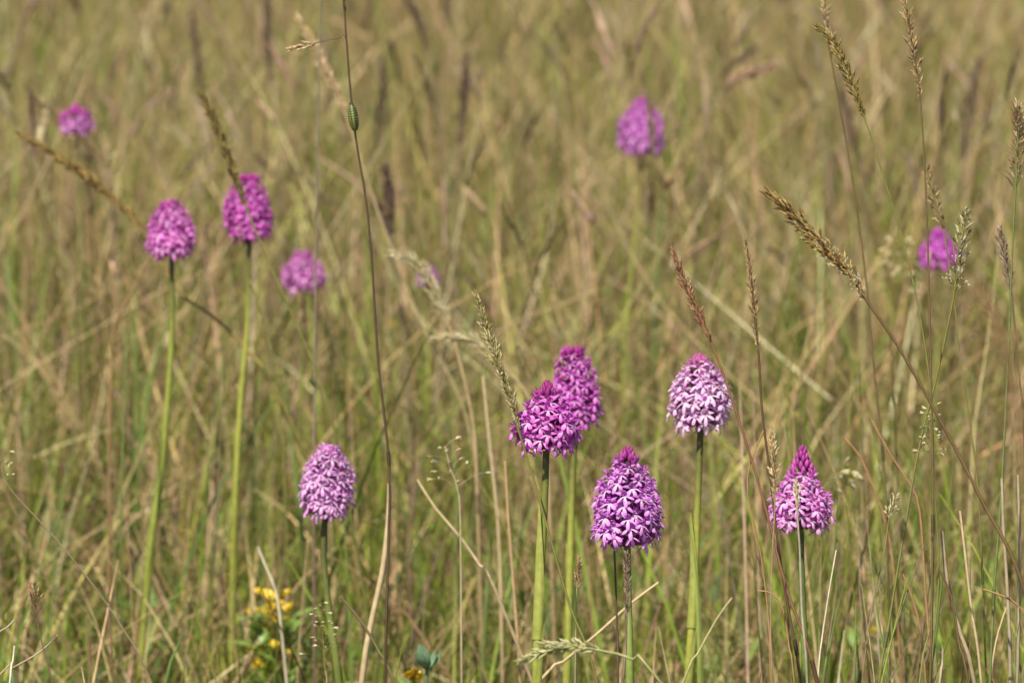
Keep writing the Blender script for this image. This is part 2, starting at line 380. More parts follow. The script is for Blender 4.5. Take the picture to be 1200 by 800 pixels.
def orchid(label, cx, ytop, ybot, wpx, d, stem, colr, tipc, pale, prof, budt, lean=0., nf=None, sr=2.1, sheaths=((.2, .42, 1.2), (.5, .66, 4.2)), stemc=((.06, .065, .02), (.31, .32, .055)), clip=None):
    mpp = .15 * mm * d
    base = at(stem[0][0], ybot - (12 if d < 3.2 else 9), d); top = at(cx, ytop - 2, d) + np.array([0, lean, 0])
    path = stem_path(stem, d, .05); root = Vector(path[-1]); root.z = 0
    t = thing('pyramidal_orchid', label, 'orchid', root, 'pyramidal orchids in flower')
    R0 = Vector(root)
    # stem
    n = len(path); rad = np.linspace(sr * mm * .8, sr * mm * 1.5, n)
    k = np.clip(np.arange(n) * .008 / .05, 0, 1)[:, None]; cs = np.array(stemc[0]) * (1 - k) + np.array(stemc[1]) * k  # colour darkens towards the top: brownish-green tissue plus painted shade under the spike
    mb = MB(); tube(mb, path - np.array(root), rad, cs, 9)
    link('stem', mb.mesh('stem', M_STEM), t)
    for a, b, s in sheaths:
        mb = MB(); sheath(mb, path - np.array(root), int(n * b), int(n * a), sr * mm, s, (.30, .33, .06), (.36, .37, .09))
        if mb.n: link('sheath_leaf', mb.mesh('sheath_leaf', M_STEM), t)
    for i in range(3):                                     # low leaves hidden in the turf
        az = random.uniform(0, 6.28); mb = MB(); tt = np.linspace(0, 1, 9); L = random.uniform(.06, .10)
        P = np.stack([np.cos(az) * L * tt, np.sin(az) * L * tt, .03 * np.sin(tt * 2.2)], -1); wv = .006 * np.sin(np.pi * np.clip(tt, .04, .97)) ** .7
        sd_ = np.array([-np.sin(az), np.cos(az), 0]); V = P[:, None] + sd_ * (wv[:, None] * np.linspace(-1, 1, 3))[..., None]
        mb.add(V.reshape(-1, 3), grid_faces(9, 3, False), (.10, .16, .035)); link('leaf', mb.mesh('leaf', M_STEM), t)
    # spike
    H = np.linalg.norm(top - base); Rm = wpx / 2 * mpp; ax = (top - base) / H
    pt, pr = zip(*PROFS[prof]); tt = np.linspace(0, 1, 60); rr = np.interp(tt, pt, pr) * Rm
    mb = MB(); tube(mb, base - np.array(root) + ax * (np.linspace(-.03, .93, 12) * H)[:, None], np.interp(np.linspace(0, 1, 12), [0, .5, 1], [2.4 * mm, 2.6 * mm, .9 * mm]), (.06, .05, .03), 7)
    spk = link('flower_spike', mb.mesh('flower_spike', M_STEM), t)
    cum = np.cumsum(np.maximum(rr, Rm * .2)); cum = (cum - cum[0]) / (cum[-1] - cum[0])
    if nf is None: nf = int(62 + 38 * H / .05)
    e1 = np.cross(ax, [0, 1, 0]); e1 /= np.linalg.norm(e1); e2 = np.cross(ax, e1)
    rnd = random.Random(int(cx)); g = math.pi * (3 - math.sqrt(5)); fl = florets(pale)
    nf = int(nf * 1.22)
    rel = np.array(root); qb = float(np.interp(budt, tt, cum)); sc0 = max(.8, min(1.0, Rm / .0165))
    for i in range(nf):
        q = (i + .5) / nf * qb; tv = float(np.interp(q, cum, tt)); R = float(np.interp(tv, tt, rr))
        a = i * g + rnd.uniform(-.2, .2); out = np.cos(a) * e1 + np.sin(a) * e2
        s = .88 * sc0 * (1.10 if tv < .5 else 1.10 - .30 * (tv - .5) / .5) * rnd.uniform(.88, 1.1)
        tl = .60 * (tv ** 1.2) - .08 + rnd.uniform(-.2, .2)
        y = out + ax * tl + e1 * rnd.uniform(-.12, .12); y /= np.linalg.norm(y); r_in = max(R * rnd.uniform(.86, 1.12) - 8.2 * mm * s, .6 * mm)
        kk = max(0, min(1, (tv - .5) / max(.05, budt - .5))) * .45; tc = [colr[c] * (1 - kk) + tipc[c] * kk for c in range(3)]
        o = link('floret', fl[rnd.randrange(6)], spk)
        place(o, basis(base - rel + ax * (tv * H) + out * r_in, y, Vector(ax) + Vector((rnd.uniform(-.3, .3), rnd.uniform(-.1, .1), 0)), s))
        v = rnd.uniform(.88, 1.14); o.color = (tc[0] * v, tc[1] * v * rnd.uniform(.8, 1.3), tc[2] * v, 1)
    nb = max(8, int(10 + 55 * (1 - budt))); bl = (.90 if Rm > .013 else .75)
    for i in range(nb):
        k = (i + .5) / nb; tv = budt - .03 + (1 - budt - .02) * k; R = float(np.interp(tv, tt, rr))
        a = i * g + rnd.uniform(-.2, .2); out = np.cos(a) * e1 + np.sin(a) * e2
        y = out * (.32 - .25 * k) + ax; y /= np.linalg.norm(y); s = bl * (1.05 - .35 * k) * rnd.uniform(.9, 1.1)
        me = OPEN[i % 3] if (k < .25 and i % 2) else BUDS[i % 3]
        o = link('bud', me, spk); place(o, basis(base - rel + ax * (tv * H - 2.4 * mm * (.4 + k)) + out * max(.3 * mm, R - 1.6 * mm * (1 - .4 * k)), y, (out[0], out[1], out[2]), s))
        v = rnd.uniform(.85, 1.2); kk = .35 * (1 - k); o.color = ((tipc[0] * (1 - kk) + colr[0] * kk) * v, (tipc[1] * (1 - kk) + colr[1] * kk) * v, (tipc[2] * (1 - kk) + colr[2] * kk) * v, 1)
    return t

MAG = (.60, .05, .48); TIPM = (.34, .008, .15)
orchid('tall purple-pink pyramidal orchid, largest and sharpest, on a brown-flecked pale green stem', 735, 518, 648, 85, 2.80,
       [(735, 640), (736, 700), (738, 800)], (.60, .14, .66), (.34, .012, .20), .9, 'pyramid', .80, nf=82, sheaths=((.62, .8, 1.0),), stemc=((.12, .13, .04), (.24, .31, .07)))
orchid('short deep magenta orchid in sharp focus just left of the tallest one', 641, 442, 536, 83, 2.80,
       [(640, 528), (638, 590), (633, 680), (628, 800)], (.58, .06, .52), (.27, .008, .14), .75, 'short', .70, nf=56, sr=2.1, sheaths=((.07, .28, 5.2), (.24, .55, 4.2)), stemc=((.06, .075, .015), (.30, .33, .055)))
orchid('blurred magenta orchid right behind the short deep magenta one', 671, 402, 508, 63, 3.15,
       [(675, 500), (671, 560), (668, 660), (664, 800)], (.56, .06, .51), (.36, .014, .22), .45, 'dome', .86, nf=74)
orchid('pale lilac-pink orchid with a rosy tip right of centre', 819, 411, 509, 77, 3.0,
       [(821, 502), (817, 600), (813, 700), (806, 800)], (.72, .38, .68), (.46, .06, .26), 1.0, 'pyramid', .80, nf=76, sheaths=((.12, .33, 5.4), (.24, .62, 4.0)))
orchid('orchid with a long narrow purple tip above pale lower florets, lower right', 941, 517, 627, 78, 2.95,
       [(938, 618), (940, 700), (944, 800)], (.68, .20, .62), (.46, .035, .31), .9, 'peaked', .58, nf=62, stemc=((.06, .09, .02), (.14, .20, .04)))
orchid('pale lilac orchid with a rounded top, alone at lower left of centre', 386, 526, 612, 66, 3.10,
       [(381, 606), (379, 650), (386, 720), (396, 790)], (.68, .28, .66), (.54, .16, .48), .95, 'round', .96, nf=100, stemc=((.07, .06, .02), (.16, .19, .04)))
orchid('pink orchid standing far left on a long yellow-green stem', 199, 236, 307, 61, 3.45,
       [(201, 302), (201, 400), (190, 540), (174, 660)], (.66, .10, .55), (.50, .045, .34), .7, 'dome', .9, nf=76, sr=2.0, sheaths=((.28, .5, 1.0), (.5, .75, 4.0)), stemc=((.05, .05, .02), (.25, .28, .045)))
orchid('deep magenta orchid crossed by a drooping olive seed head, upper left', 290, 201, 288, 60, 3.50,
       [(292, 282), (290, 380), (282, 470), (275, 600)], (.60, .055, .50), (.42, .016, .27), .4, 'dome', .84, nf=80, sr=1.8, sheaths=((.3, .5, 1.0), (.52, .8, 4.0)))
orchid('small pale pink orchid behind and right of the deep magenta one at upper left', 355, 297, 347, 52, 3.85,
       [(356, 342), (354, 420), (352, 520)], (.66, .14, .57), (.56, .08, .42), .8, 'dome', .9, nf=52, sr=1.4, stemc=((.08, .07, .03), (.2, .2, .05)))
orchid('small half-open magenta orchid near the upper left corner', 88, 120, 163, 44, 3.95,
       [(90, 156), (93, 240), (96, 330)], (.64, .16, .58), (.42, .012, .28), .5, 'short', .42, nf=26, sr=1.2, stemc=((.14, .12, .05), (.2, .19, .06)))
orchid('blurred lilac orchid with a dark tip, topmost in the picture', 752, 112, 185, 56, 4.1,
       [(752, 181), (745, 270), (733, 400), (730, 500)], (.62, .14, .60), (.42, .018, .31), .5, 'pyramid', .82, nf=80, sr=1.5, sheaths=((.3, .5, 1.0), (.5, .85, 4.2)), stemc=((.22, .14, .05), (.26, .27, .05)))
orchid('blurred magenta orchid behind grass panicles at the right edge', 1100, 266, 321, 50, 3.85,
       [(1100, 316), (1099, 400), (1096, 500)], (.62, .08, .58), (.50, .05, .44), .3, 'short', .75, nf=44, sr=1.4, stemc=((.1, .09, .03), (.2, .2, .05)))
orchid('tiny faint pink orchid far behind the arching straw panicle', 501, 316, 342, 28, 4.0,
       [(501, 337), (502, 400), (503, 470)], (.55, .20, .45), (.45, .12, .35), .7, 'dome', .9, nf=26, sr=1.2)

# ------------------------------------------------------------------ grass stalks that stand out one by one
def spikelet_mesh(seed, kind):
    r = random.Random(seed); mb = MB()
    if kind == 'husk':                 # two or three overlapping pointed husks
        for k in range(3):
            a = np.array([r.uniform(-.25, .25), 1, r.uniform(-.25, .25)])
            ellipsoid(mb, (0, k * 1.1 * mm, 0), a, 3.6 * mm, .50 * mm, (1, 1, 1), 4, 5, .9)
        tube(mb, [(0, 3 * mm, 0), (r.uniform(-.6, .6) * mm, 7.2 * mm, r.uniform(-.6, .6) * mm)], [.12 * mm, .03 * mm], (1, 1, 1), 3)
    else:                              # plump oat-like husk on a hair-thin stalk
        ellipsoid(mb, (0, 2 * mm, 0), (0, 1, 0), 4.2 * mm, .85 * mm, (1, 1, 1), 5, 6, .8)
        ellipsoid(mb, (.3 * mm, 2.6 * mm, 0), (.25, 1, .1), 3.6 * mm, .6 * mm, (1, 1, 1), 4, 5, .8)
        tube(mb, [(0, 0, 0), (0, 2.2 * mm, 0)], .12 * mm, (1, 1, 1), 3)
    return mb.mesh('spikelet', M_SPIKELET)
HUSK = [spikelet_mesh(i, 'husk') for i in range(4)]; OAT = [spikelet_mesh(20 + i, 'oat') for i in range(4)]

def stalk(name, label, cat, pts, d, head, stemc, headc, r=.75, style='spike', n=40, wid=3.0, sl=1.0, dd=0., lean=.04, group=None, tipr=.62, white=0.):
    """pts: pixels from the tip down; head: how many of the points carry the seed head"""
    P = stem_path(pts, d, lean, dd); root = Vector(P[-1]); root.z = min(0, P[-1][2]) if P[-1][2] < 0 else 0
    t = thing(name, label, cat, root, group); O = np.array(root); P = P - O; m = len(P)
    rad = np.linspace(r * tipr, r * 1.3, m) * mm
    c0, c1 = stemc if isinstance(stemc[0], tuple) else (stemc, stemc); k = np.linspace(0, 1, m)[:, None]
    cs = np.array(c0) * (1 - k) + np.array(c1) * k
    ih = 0
    if head:
        hd = at(*pts[head - 1], d + dd * (head - 1)) - O; ih = max(3, int(np.argmin(np.linalg.norm(P - hd, axis=1))))
        hm = MB(); tube(hm, P[:ih + 1], rad[:ih + 1], cs[:ih + 1], 6); hp = link('seed_head', hm.mesh('seed_head', M_STEM), t)
    mb = MB(); tube(mb, P[ih:], rad[ih:], cs[ih:], 6)
    L = np.concatenate([[0], np.cumsum(np.linalg.norm(np.diff(P, axis=0), axis=1))])
    # joints of the culm
    for q in (.45, .7):
        i = int(m * q)
        if head and i + 2 < m: tube(mb, P[i:i + 2] + (P[i + 1] - P[i]) * .0, [rad[i] * 1.45, rad[i] * 1.45], np.array(c1) * .55, 6)
    link('stem', mb.mesh('stem', M_STEM), t)
    if not head: return t
    HL = max(L[ih], .01)
    T, A, B = frames(P); rnd = random.Random(int(pts[0][0] * 7 + pts[0][1]))
    fine = MB(); anth = MB()
    for i in range(n):
        q = (i + rnd.uniform(0, .8)) / n; s0 = q * HL; j = int(np.clip(np.searchsorted(L, s0), 1, m - 1))
        f = (s0 - L[j - 1]) / max(1e-6, L[j] - L[j - 1]); p = P[j - 1] * (1 - f) + P[j] * f; up = -T[j]
        a = i * 2.4 + rnd.uniform(-.5, .5); rd = np.cos(a) * A[j] + np.sin(a) * B[j]
        if style == 'spike':
            env = wid * mm * (.25 + .75 * math.sin(math.pi * min(1, q * .85 + .1))) ; an = rnd.uniform(.08, .55) * (1 + .5 * q)
            s = sl * rnd.uniform(.75, 1.15) * (.7 + .4 * math.sin(math.pi * q)); me = HUSK[i % 4]; off = rd * env * rnd.uniform(.05, .55)
            dr = up * math.cos(an) + rd * math.sin(an)
        elif style == 'loose':           # short side branches, longer below
            env = wid * mm * (.2 + .8 * q ** .8); ln = env * rnd.uniform(.3, 1.5); an = rnd.uniform(.35, .75)
            dr0 = up * math.cos(an) + rd * math.sin(an); off = dr0 * ln
            fine_p = [p, p + dr0 * ln * .55, p + off]; tube(fine, fine_p, .16 * mm, np.array(c0), 3)
            dr = dr0 + np.array([rnd.uniform(-.3, .3), rnd.uniform(-.3, .3), rnd.uniform(-.35, .1)]); dr /= np.linalg.norm(dr)
            s = sl * rnd.uniform(.7, 1.1); me = HUSK[i % 4]
        else:                            # 'oat': wide, nodding, few
            ln = wid * mm * rnd.uniform(.5, 1.3) * (.35 + q); an = rnd.uniform(.6, 1.2)
            dr0 = up * math.cos(an) + rd * math.sin(an); off = dr0 * ln + np.array([0, 0, -.12 * ln])
            tube(fine, [p, p + dr0 * ln * .6, p + off], .14 * mm, np.array(c0), 3)
            dr = off / np.linalg.norm(off) + np.array([rnd.uniform(-.4, .4), 0, -.5]); dr /= np.linalg.norm(dr)
            s = sl * rnd.uniform(.8, 1.15); me = OAT[i % 4]
        o = link('spikelet', me, hp); M = basis(p + off, dr, rd + np.array([.01, .02, .013]), s); place(o, M)
        c = headc[rnd.randrange(len(headc))]; o.color = (*c, 1)
        if white and rnd.random() < white * (q ** 2) * 2:
            e = p + off + dr * 3 * mm
            for _ in range(2):
                w_ = e + np.array([rnd.uniform(-2, 2), rnd.uniform(-2, 2), rnd.uniform(-2.5, 1)]) * mm
                tube(anth, [e, w_], .08 * mm, (.6, .58, .4), 3); ellipsoid(anth, w_, (rnd.uniform(-1, 1), .2, 1), 1.3 * mm, .3 * mm, (.60, .56, .42), 4, 4)
    if fine.n: link('branch', fine.mesh('branch', M_STEM), hp)
    if anth.n: link('anthers', anth.mesh('anthers', M_PLAIN), hp)
    return t

SW_ = ((.6, .46, .26), (.5, .38, .2))
BR = [(.33, .21, .10), (.40, .27, .13), (.26, .16, .08), (.46, .34, .18)]
RB = [(.33, .17, .09), (.28, .13, .07), (.42, .26, .13)]
OL = [(.31, .24, .05), (.38, .30, .08), (.20, .16, .04), (.44, .36, .12)]
PL = [(.58, .50, .27), (.50, .44, .22), (.64, .58, .36)]
TN = [(.55, .40, .20), (.48, .34, .17), (.60, .47, .27)]
DK = [(.13, .08, .055), (.18, .11, .075), (.10, .06, .045)]
GS = 'grass_stalk'; gc = 'grass stalk'
DKS = ((.15, .09, .04), (.15, .12, .045)); GNS = ((.20, .18, .045), (.17, .20, .045)); TNS = ((.42, .30, .15), (.34, .26, .13))
stalk(GS, 'thin dark brown stalk that carries the striped caterpillar', gc, [(400, -45), (403, 5), (414, 140), (432, 260), (443, 420), (456, 545), (455, 640), (452, 760)], 2.98, 2, ((.08, .045, .025), (.10, .07, .03)), [(.2, .13, .06)], .75, 'spike', 12, 1.6)
stalk(GS, 'olive seed head drooping leftward across the deep magenta orchid', gc, [(234, 107), (248, 135), (264, 175), (289, 244), (312, 300), (345, 375), (372, 440), (395, 520)], 3.3, 4, GNS, [(.24, .17, .05), (.30, .22, .07), (.18, .13, .04)], .9, 'spike', 130, 3.2, 1.05)
stalk(GS, 'slender green stalk leaning right below the deep magenta orchid', gc, [(280, 262), (284, 300), (300, 350), (318, 410), (330, 500), (335, 600)], 3.42, 0, GNS, OL, .75)
stalk(GS, 'blurred yellow-brown seed head slanting down to the far left orchid', gc, [(22, 157), (70, 184), (120, 222), (166, 268), (208, 340), (246, 368), (285, 405), (330, 470)], 3.5, 4, ((.30, .20, .06), (.22, .22, .05)), [(.34, .22, .06), (.24, .16, .05), (.40, .28, .09)], 1.2, 'spike', 150, 3.6, 1.1)
stalk(GS, 'brown ragged seed head touching the small corner orchid', gc, [(44, 120), (70, 140), (95, 160), (120, 190), (132, 215), (134, 300), (140, 400)], 4.0, 5, ((.30, .20, .12), (.3, .22, .12)), BR, 1.0, 'loose', 60, 8, 1.4)
stalk(GS, 'sharp olive-gold seed head arching beside the short magenta orchid', gc, [(558, 348), (570, 385), (585, 430), (600, 470), (607, 502), (622, 550), (645, 630), (668, 710), (700, 800)], 2.78, 5, GNS, [(.38, .32, .12), (.48, .40, .18), (.30, .25, .09), (.54, .46, .24)], .7, 'spike', 95, 2.2, 1.0, white=.1)
stalk(GS, 'pale straw panicle arching down left of centre', gc, [(458, 298), (485, 306), (505, 335), (528, 385), (538, 420), (555, 500), (560, 600)], 3.4, 4, TNS, PL, 1.3, 'spike', 110, 4.0, 1.15)
stalk(GS, 'pale straw stalk curving from left down behind the magenta pair', gc, [(508, 396), (545, 396), (572, 412), (600, 440), (625, 475), (640, 540), (645, 620)], 3.4, 4, TNS, PL, 1.5, 'spike', 60, 2.6, 1.0)
stalk(GS, 'reddish-brown narrow seed head leaning over the pale lilac orchid', gc, [(787, 291), (800, 325), (816, 362), (836, 408), (862, 480), (893, 580), (922, 690), (958, 800)], 2.78, 4, ((.24, .11, .06), (.20, .10, .05)), RB, .8, 'spike', 62, 1.5, .95)
stalk(GS, 'very slim upright brown spike between the pale lilac and long-tipped orchids', gc, [(874, 282), (880, 325), (884, 365), (889, 415), (893, 480), (903, 560), (912, 640), (925, 720), (938, 800)], 2.80, 4, ((.12, .06, .035), (.10, .05, .03)), [(.36, .25, .11), (.30, .20, .09), (.42, .30, .15)], .75, 'spike', 60, 1.0, .85)
stalk(GS, 'large golden-brown seed head nodding left, flecked with white anthers', gc, [(897, 225), (930, 252), (965, 290), (992, 315), (1014, 350), (1052, 405), (1095, 480), (1150, 585), (1205, 705)], 2.72, 5, ((.13, .08, .035), (.22, .13, .05)), [(.36, .22, .06), (.42, .28, .085), (.20, .12, .04), (.50, .36, .13)], .95, 'spike', 210, 5.2, .92, white=.4)
stalk(GS, 'olive seed head tilting left at top right on a long green stem', gc, [(957, 31), (975, 48), (995, 90), (1013, 138), (1035, 205), (1060, 290), (1078, 370), (1090, 455), (1094, 560), (1093, 680)], 2.84, 4, GNS, [(.30, .22, .06), (.22, .16, .045), (.38, .29, .10)], .6, 'spike', 110, 2.4, .95)
stalk(GS, 'faint brown spike just left of the olive top right seed head', gc, [(964, -5), (970, 30), (974, 70), (985, 130), (1002, 230), (1015, 330), (1024, 430), (1035, 540), (1040, 640)], 3.05, 3, DKS, BR, .65, 'spike', 30, 1.4)
stalk(GS, 'straight thin stalk with a slim brown spike cut by the top edge', gc, [(1058, -15), (1067, 40), (1073, 75), (1079, 120), (1086, 250), (1090, 400), (1093, 560), (1092, 700), (1090, 800)], 2.82, 4, DKS, [(.40, .27, .12), (.46, .33, .17), (.33, .21, .10)], .6, 'spike', 50, 1.5)
stalk(GS, 'upright brown panicle at the right edge of the picture', gc, [(1194, 125), (1193, 165), (1190, 225), (1186, 300), (1183, 380), (1179, 470), (1172, 600), (1165, 690), (1160, 800)], 2.80, 3, ((.16, .18, .05), (.14, .19, .05)), BR, .7, 'loose', 60, 5.0, .85, white=.15)
stalk(GS, 'small tan seed head in front of the right-edge orchid', gc, [(1086, 202), (1095, 235), (1106, 272), (1118, 350), (1125, 420), (1140, 520), (1150, 640)], 2.92, 3, GNS, BR, .55, 'loose', 30, 2.4, .8)
stalk(GS, 'dark panicle with white-tipped lower branches crossing the right-edge orchid', gc, [(1133, 250), (1126, 285), (1118, 345), (1110, 385), (1098, 440), (1078, 520), (1060, 620), (1040, 740), (1030, 800)], 2.84, 3, GNS, [(.26, .20, .09), (.34, .28, .13), (.48, .44, .26)], .7, 'loose', 58, 5.5, .9, white=.5)
stalk(GS, 'pale cream panicle blurred behind the right-edge orchid', gc, [(1040, 288), (1065, 305), (1090, 322), (1105, 345), (1110, 420), (1112, 520)], 3.7, 4, GNS, PL, .7, 'oat', 34, 12, 1.2)
stalk(GS, 'grey-brown seed head close to the right edge below the upright panicle', gc, [(1172, 268), (1178, 300), (1186, 345), (1192, 420), (1200, 520)], 2.95, 3, DKS, [(.30, .22, .14), (.36, .28, .19)], .6, 'spike', 45, 1.9)
BL = 'dense brown seed heads blurred in the background'
for lab, pts, d, hc, wd in [
    ('blurred upright dark head near the right edge, high up', [(1146, 70), (1138, 120), (1127, 192), (1115, 300), (1110, 400)], 4.4, DK, 3.4),
    ('blurred purplish-brown head behind the top right stalks', [(984, 92), (995, 140), (1010, 208), (1018, 300), (1022, 400)], 4.6, DK, 2.6),
    ('dark brown cylinder head above centre beside a pale patch', [(547, 62), (544, 110), (540, 172), (536, 260), (535, 380)], 4.3, DK, 3.6),
    ('short dark head right of the caterpillar stalk, lower one', [(452, 197), (456, 235), (459, 278), (470, 360), (480, 480)], 3.75, DK, 3.2),
    ('short dark head right of the caterpillar stalk, upper one', [(448, 70), (449, 105), (450, 152), (452, 240), (455, 360)], 4.7, DK, 2.6),
    ('tall faint purplish head left of the top centre', [(224, 12), (230, 60), (234, 120), (236, 220), (236, 360)], 4.8, DK, 3.4),
    ('ragged brown head cut off by the top edge above the left orchids', [(312, -10), (314, 40), (318, 100), (325, 200), (335, 330)], 4.7, DK, 4.4),
    ('pinkish-tan head lying nearly level in the upper right', [(912, 74), (880, 86), (848, 104), (820, 170), (815, 300)], 4.3, [(.42, .26, .17), (.48, .32, .2)], 3.0),
    ('faint grey head beside the level pinkish one', [(885, 58), (862, 74), (842, 96), (826, 150), (820, 260)], 5.0, DK, 2.4),
    ('brown head leaning right at the top centre', [(470, -10), (488, 20), (500, 60), (515, 150), (520, 260)], 4.6, DK, 2.2)]:
    stalk(GS, lab, gc, pts, d, 3, ((.22, .16, .10), (.2, .18, .08)), hc, 1.2, 'spike', 110, wd * 1.15, 1.15, group=BL)
stalk(GS, 'soft reddish-brown blurred head leaning right, nearest the camera at right', gc, [(1148, 335), (1168, 380), (1186, 440), (1196, 520), (1204, 640), (1215, 800)], 2.0, 4, ((.3, .18, .09), (.28, .18, .09)), [(.38, .22, .11), (.3, .18, .09)], .6, 'loose', 60, 4, .8)
stalk(GS, 'thin dark seed head crossing the topmost orchid', gc, [(759, 112), (763, 145), (766, 186), (770, 260), (776, 330), (780, 420)], 3.9, 3, GNS, [(.22, .15, .07), (.3, .22, .09)], .7, 'spike', 44, 2.0)
stalk(GS, 'pale tan arched panicle behind the caterpillar stalk', gc, [(350, 22), (368, 55), (385, 90), (405, 133), (440, 240), (490, 370), (540, 470), (560, 560)], 3.6, 4, ((.5, .37, .2), (.26, .22, .09)), [(.70, .52, .29), (.62, .45, .24)], .95, 'spike', 110, 3.4, 1.1)
stalk(GS, 'short dry tan side spike jutting left from the caterpillar stalk', gc, [(340, 58), (358, 54), (376, 49), (398, 45), (406, 48), (414, 140), (432, 260), (443, 420), (456, 545), (455, 640), (452, 760)], 2.98, 3, ((.10, .06, .03), (.10, .07, .03)), TN, .4, 'spike', 12, 1.4, .95)
stalk(GS, 'small tan spike just left of the long-tipped orchid', gc, [(904, 502), (906, 530), (908, 592), (905, 650), (903, 740), (905, 800)], 2.76, 3, ((.34, .22, .12), (.3, .22, .1)), TN, .5, 'spike', 36, 1.2, .85)
stalk(GS, 'grey dry stalk with a bleached tip in front of the long-tipped orchid', gc, [(932, 564), (934, 580), (934, 600), (937, 640), (940, 720), (946, 800)], 2.74, 3, ((.40, .34, .24), (.30, .25, .18)), PL, .75, 'spike', 12, 1.0, .8)
stalk(GS, 'pale oat-like spikelets right of the long-tipped orchid', gc, [(998, 548), (985, 556), (970, 566), (958, 590), (960, 660), (965, 740)], 3.2, 3, GNS, PL, .5, 'oat', 9, 5, 1.5)
stalk(GS, 'cream drooping spikelets on a green stem under the nodding seed head', gc, [(1092, 478), (1090, 500), (1092, 535), (1097, 600), (1100, 680), (1090, 800)], 2.84, 3, GNS, PL, .55, 'oat', 24, 5, .8)
stalk(GS, 'tiny fluffy bleached head on a thin stem, lower right', gc, [(1049, 583), (1046, 595), (1041, 612), (1036, 650), (1024, 700), (1010, 800)], 2.88, 3, ((.30, .2, .1), (.2, .2, .06)), PL, .45, 'loose', 26, 3, .7)
stalk(GS, 'pale green panicle lying level across the bottom centre', gc, [(612, 774), (640, 762), (672, 757), (705, 762), (742, 772), (775, 800)], 2.62, 4, ((.35, .34, .14), (.25, .27, .08)), [(.50, .48, .22), (.56, .52, .28), (.42, .42, .16)], .8, 'spike', 60, 2.6, 1.1)
stalk(GS, 'small whitish panicle on an upright green stem, bottom left of centre', gc, [(374, 708), (378, 730), (380, 775), (382, 790), (384, 810)], 2.95, 3, GNS, PL, .5, 'oat', 26, 7, .65)
stalk(GS, 'whitish open panicle at the left edge', gc, [(2, 532), (4, 560), (25, 588), (60, 625), (105, 680), (140, 730), (178, 800)], 3.0, 2, ((.24, .19, .10), (.26, .2, .11)), PL, .55, 'oat', 12, 8, .8)
stalk(GS, 'tiny three-branched brown panicle in the lower left corner', gc, [(40, 686), (41, 700), (44, 728), (52, 765), (62, 805)], 2.86, 3, ((.16, .10, .06), (.15, .11, .06)), RB, .45, 'loose', 22, 6, .75)
stalk(GS, 'loose pale spikelets hanging left of the short magenta orchid stem', gc, [(522, 522), (528, 550), (538, 580), (540, 660), (541, 800)], 3.05, 3, ((.42, .32, .2), (.40, .30, .18)), PL, .7, 'oat', 16, 12, .95)
stalk(GS, 'small straw-coloured spike between the two sharp orchid stems', gc, [(678, 656), (677, 672), (676, 690), (675, 730), (674, 800)], 2.9, 3, TNS, BR, .45, 'spike', 22, 1.2, .75)
stalk(GS, 'thin dark dead stalk close left of the tallest orchid stem', gc, [(720, 645), (722, 700), (724, 760), (724, 800)], 2.82, 0, ((.10, .06, .04), (.14, .10, .05)), BR, .75)
stalk(GS, 'brown flaking seed head pressed against the tallest orchid stem', gc, [(734, 648), (735, 680), (734, 726), (733, 765), (730, 800)], 2.77, 3, ((.18, .12, .08), (.22, .16, .09)), [(.30, .21, .14), (.22, .15, .10), (.40, .31, .22)], .8, 'spike', 50, 1.6, .7)

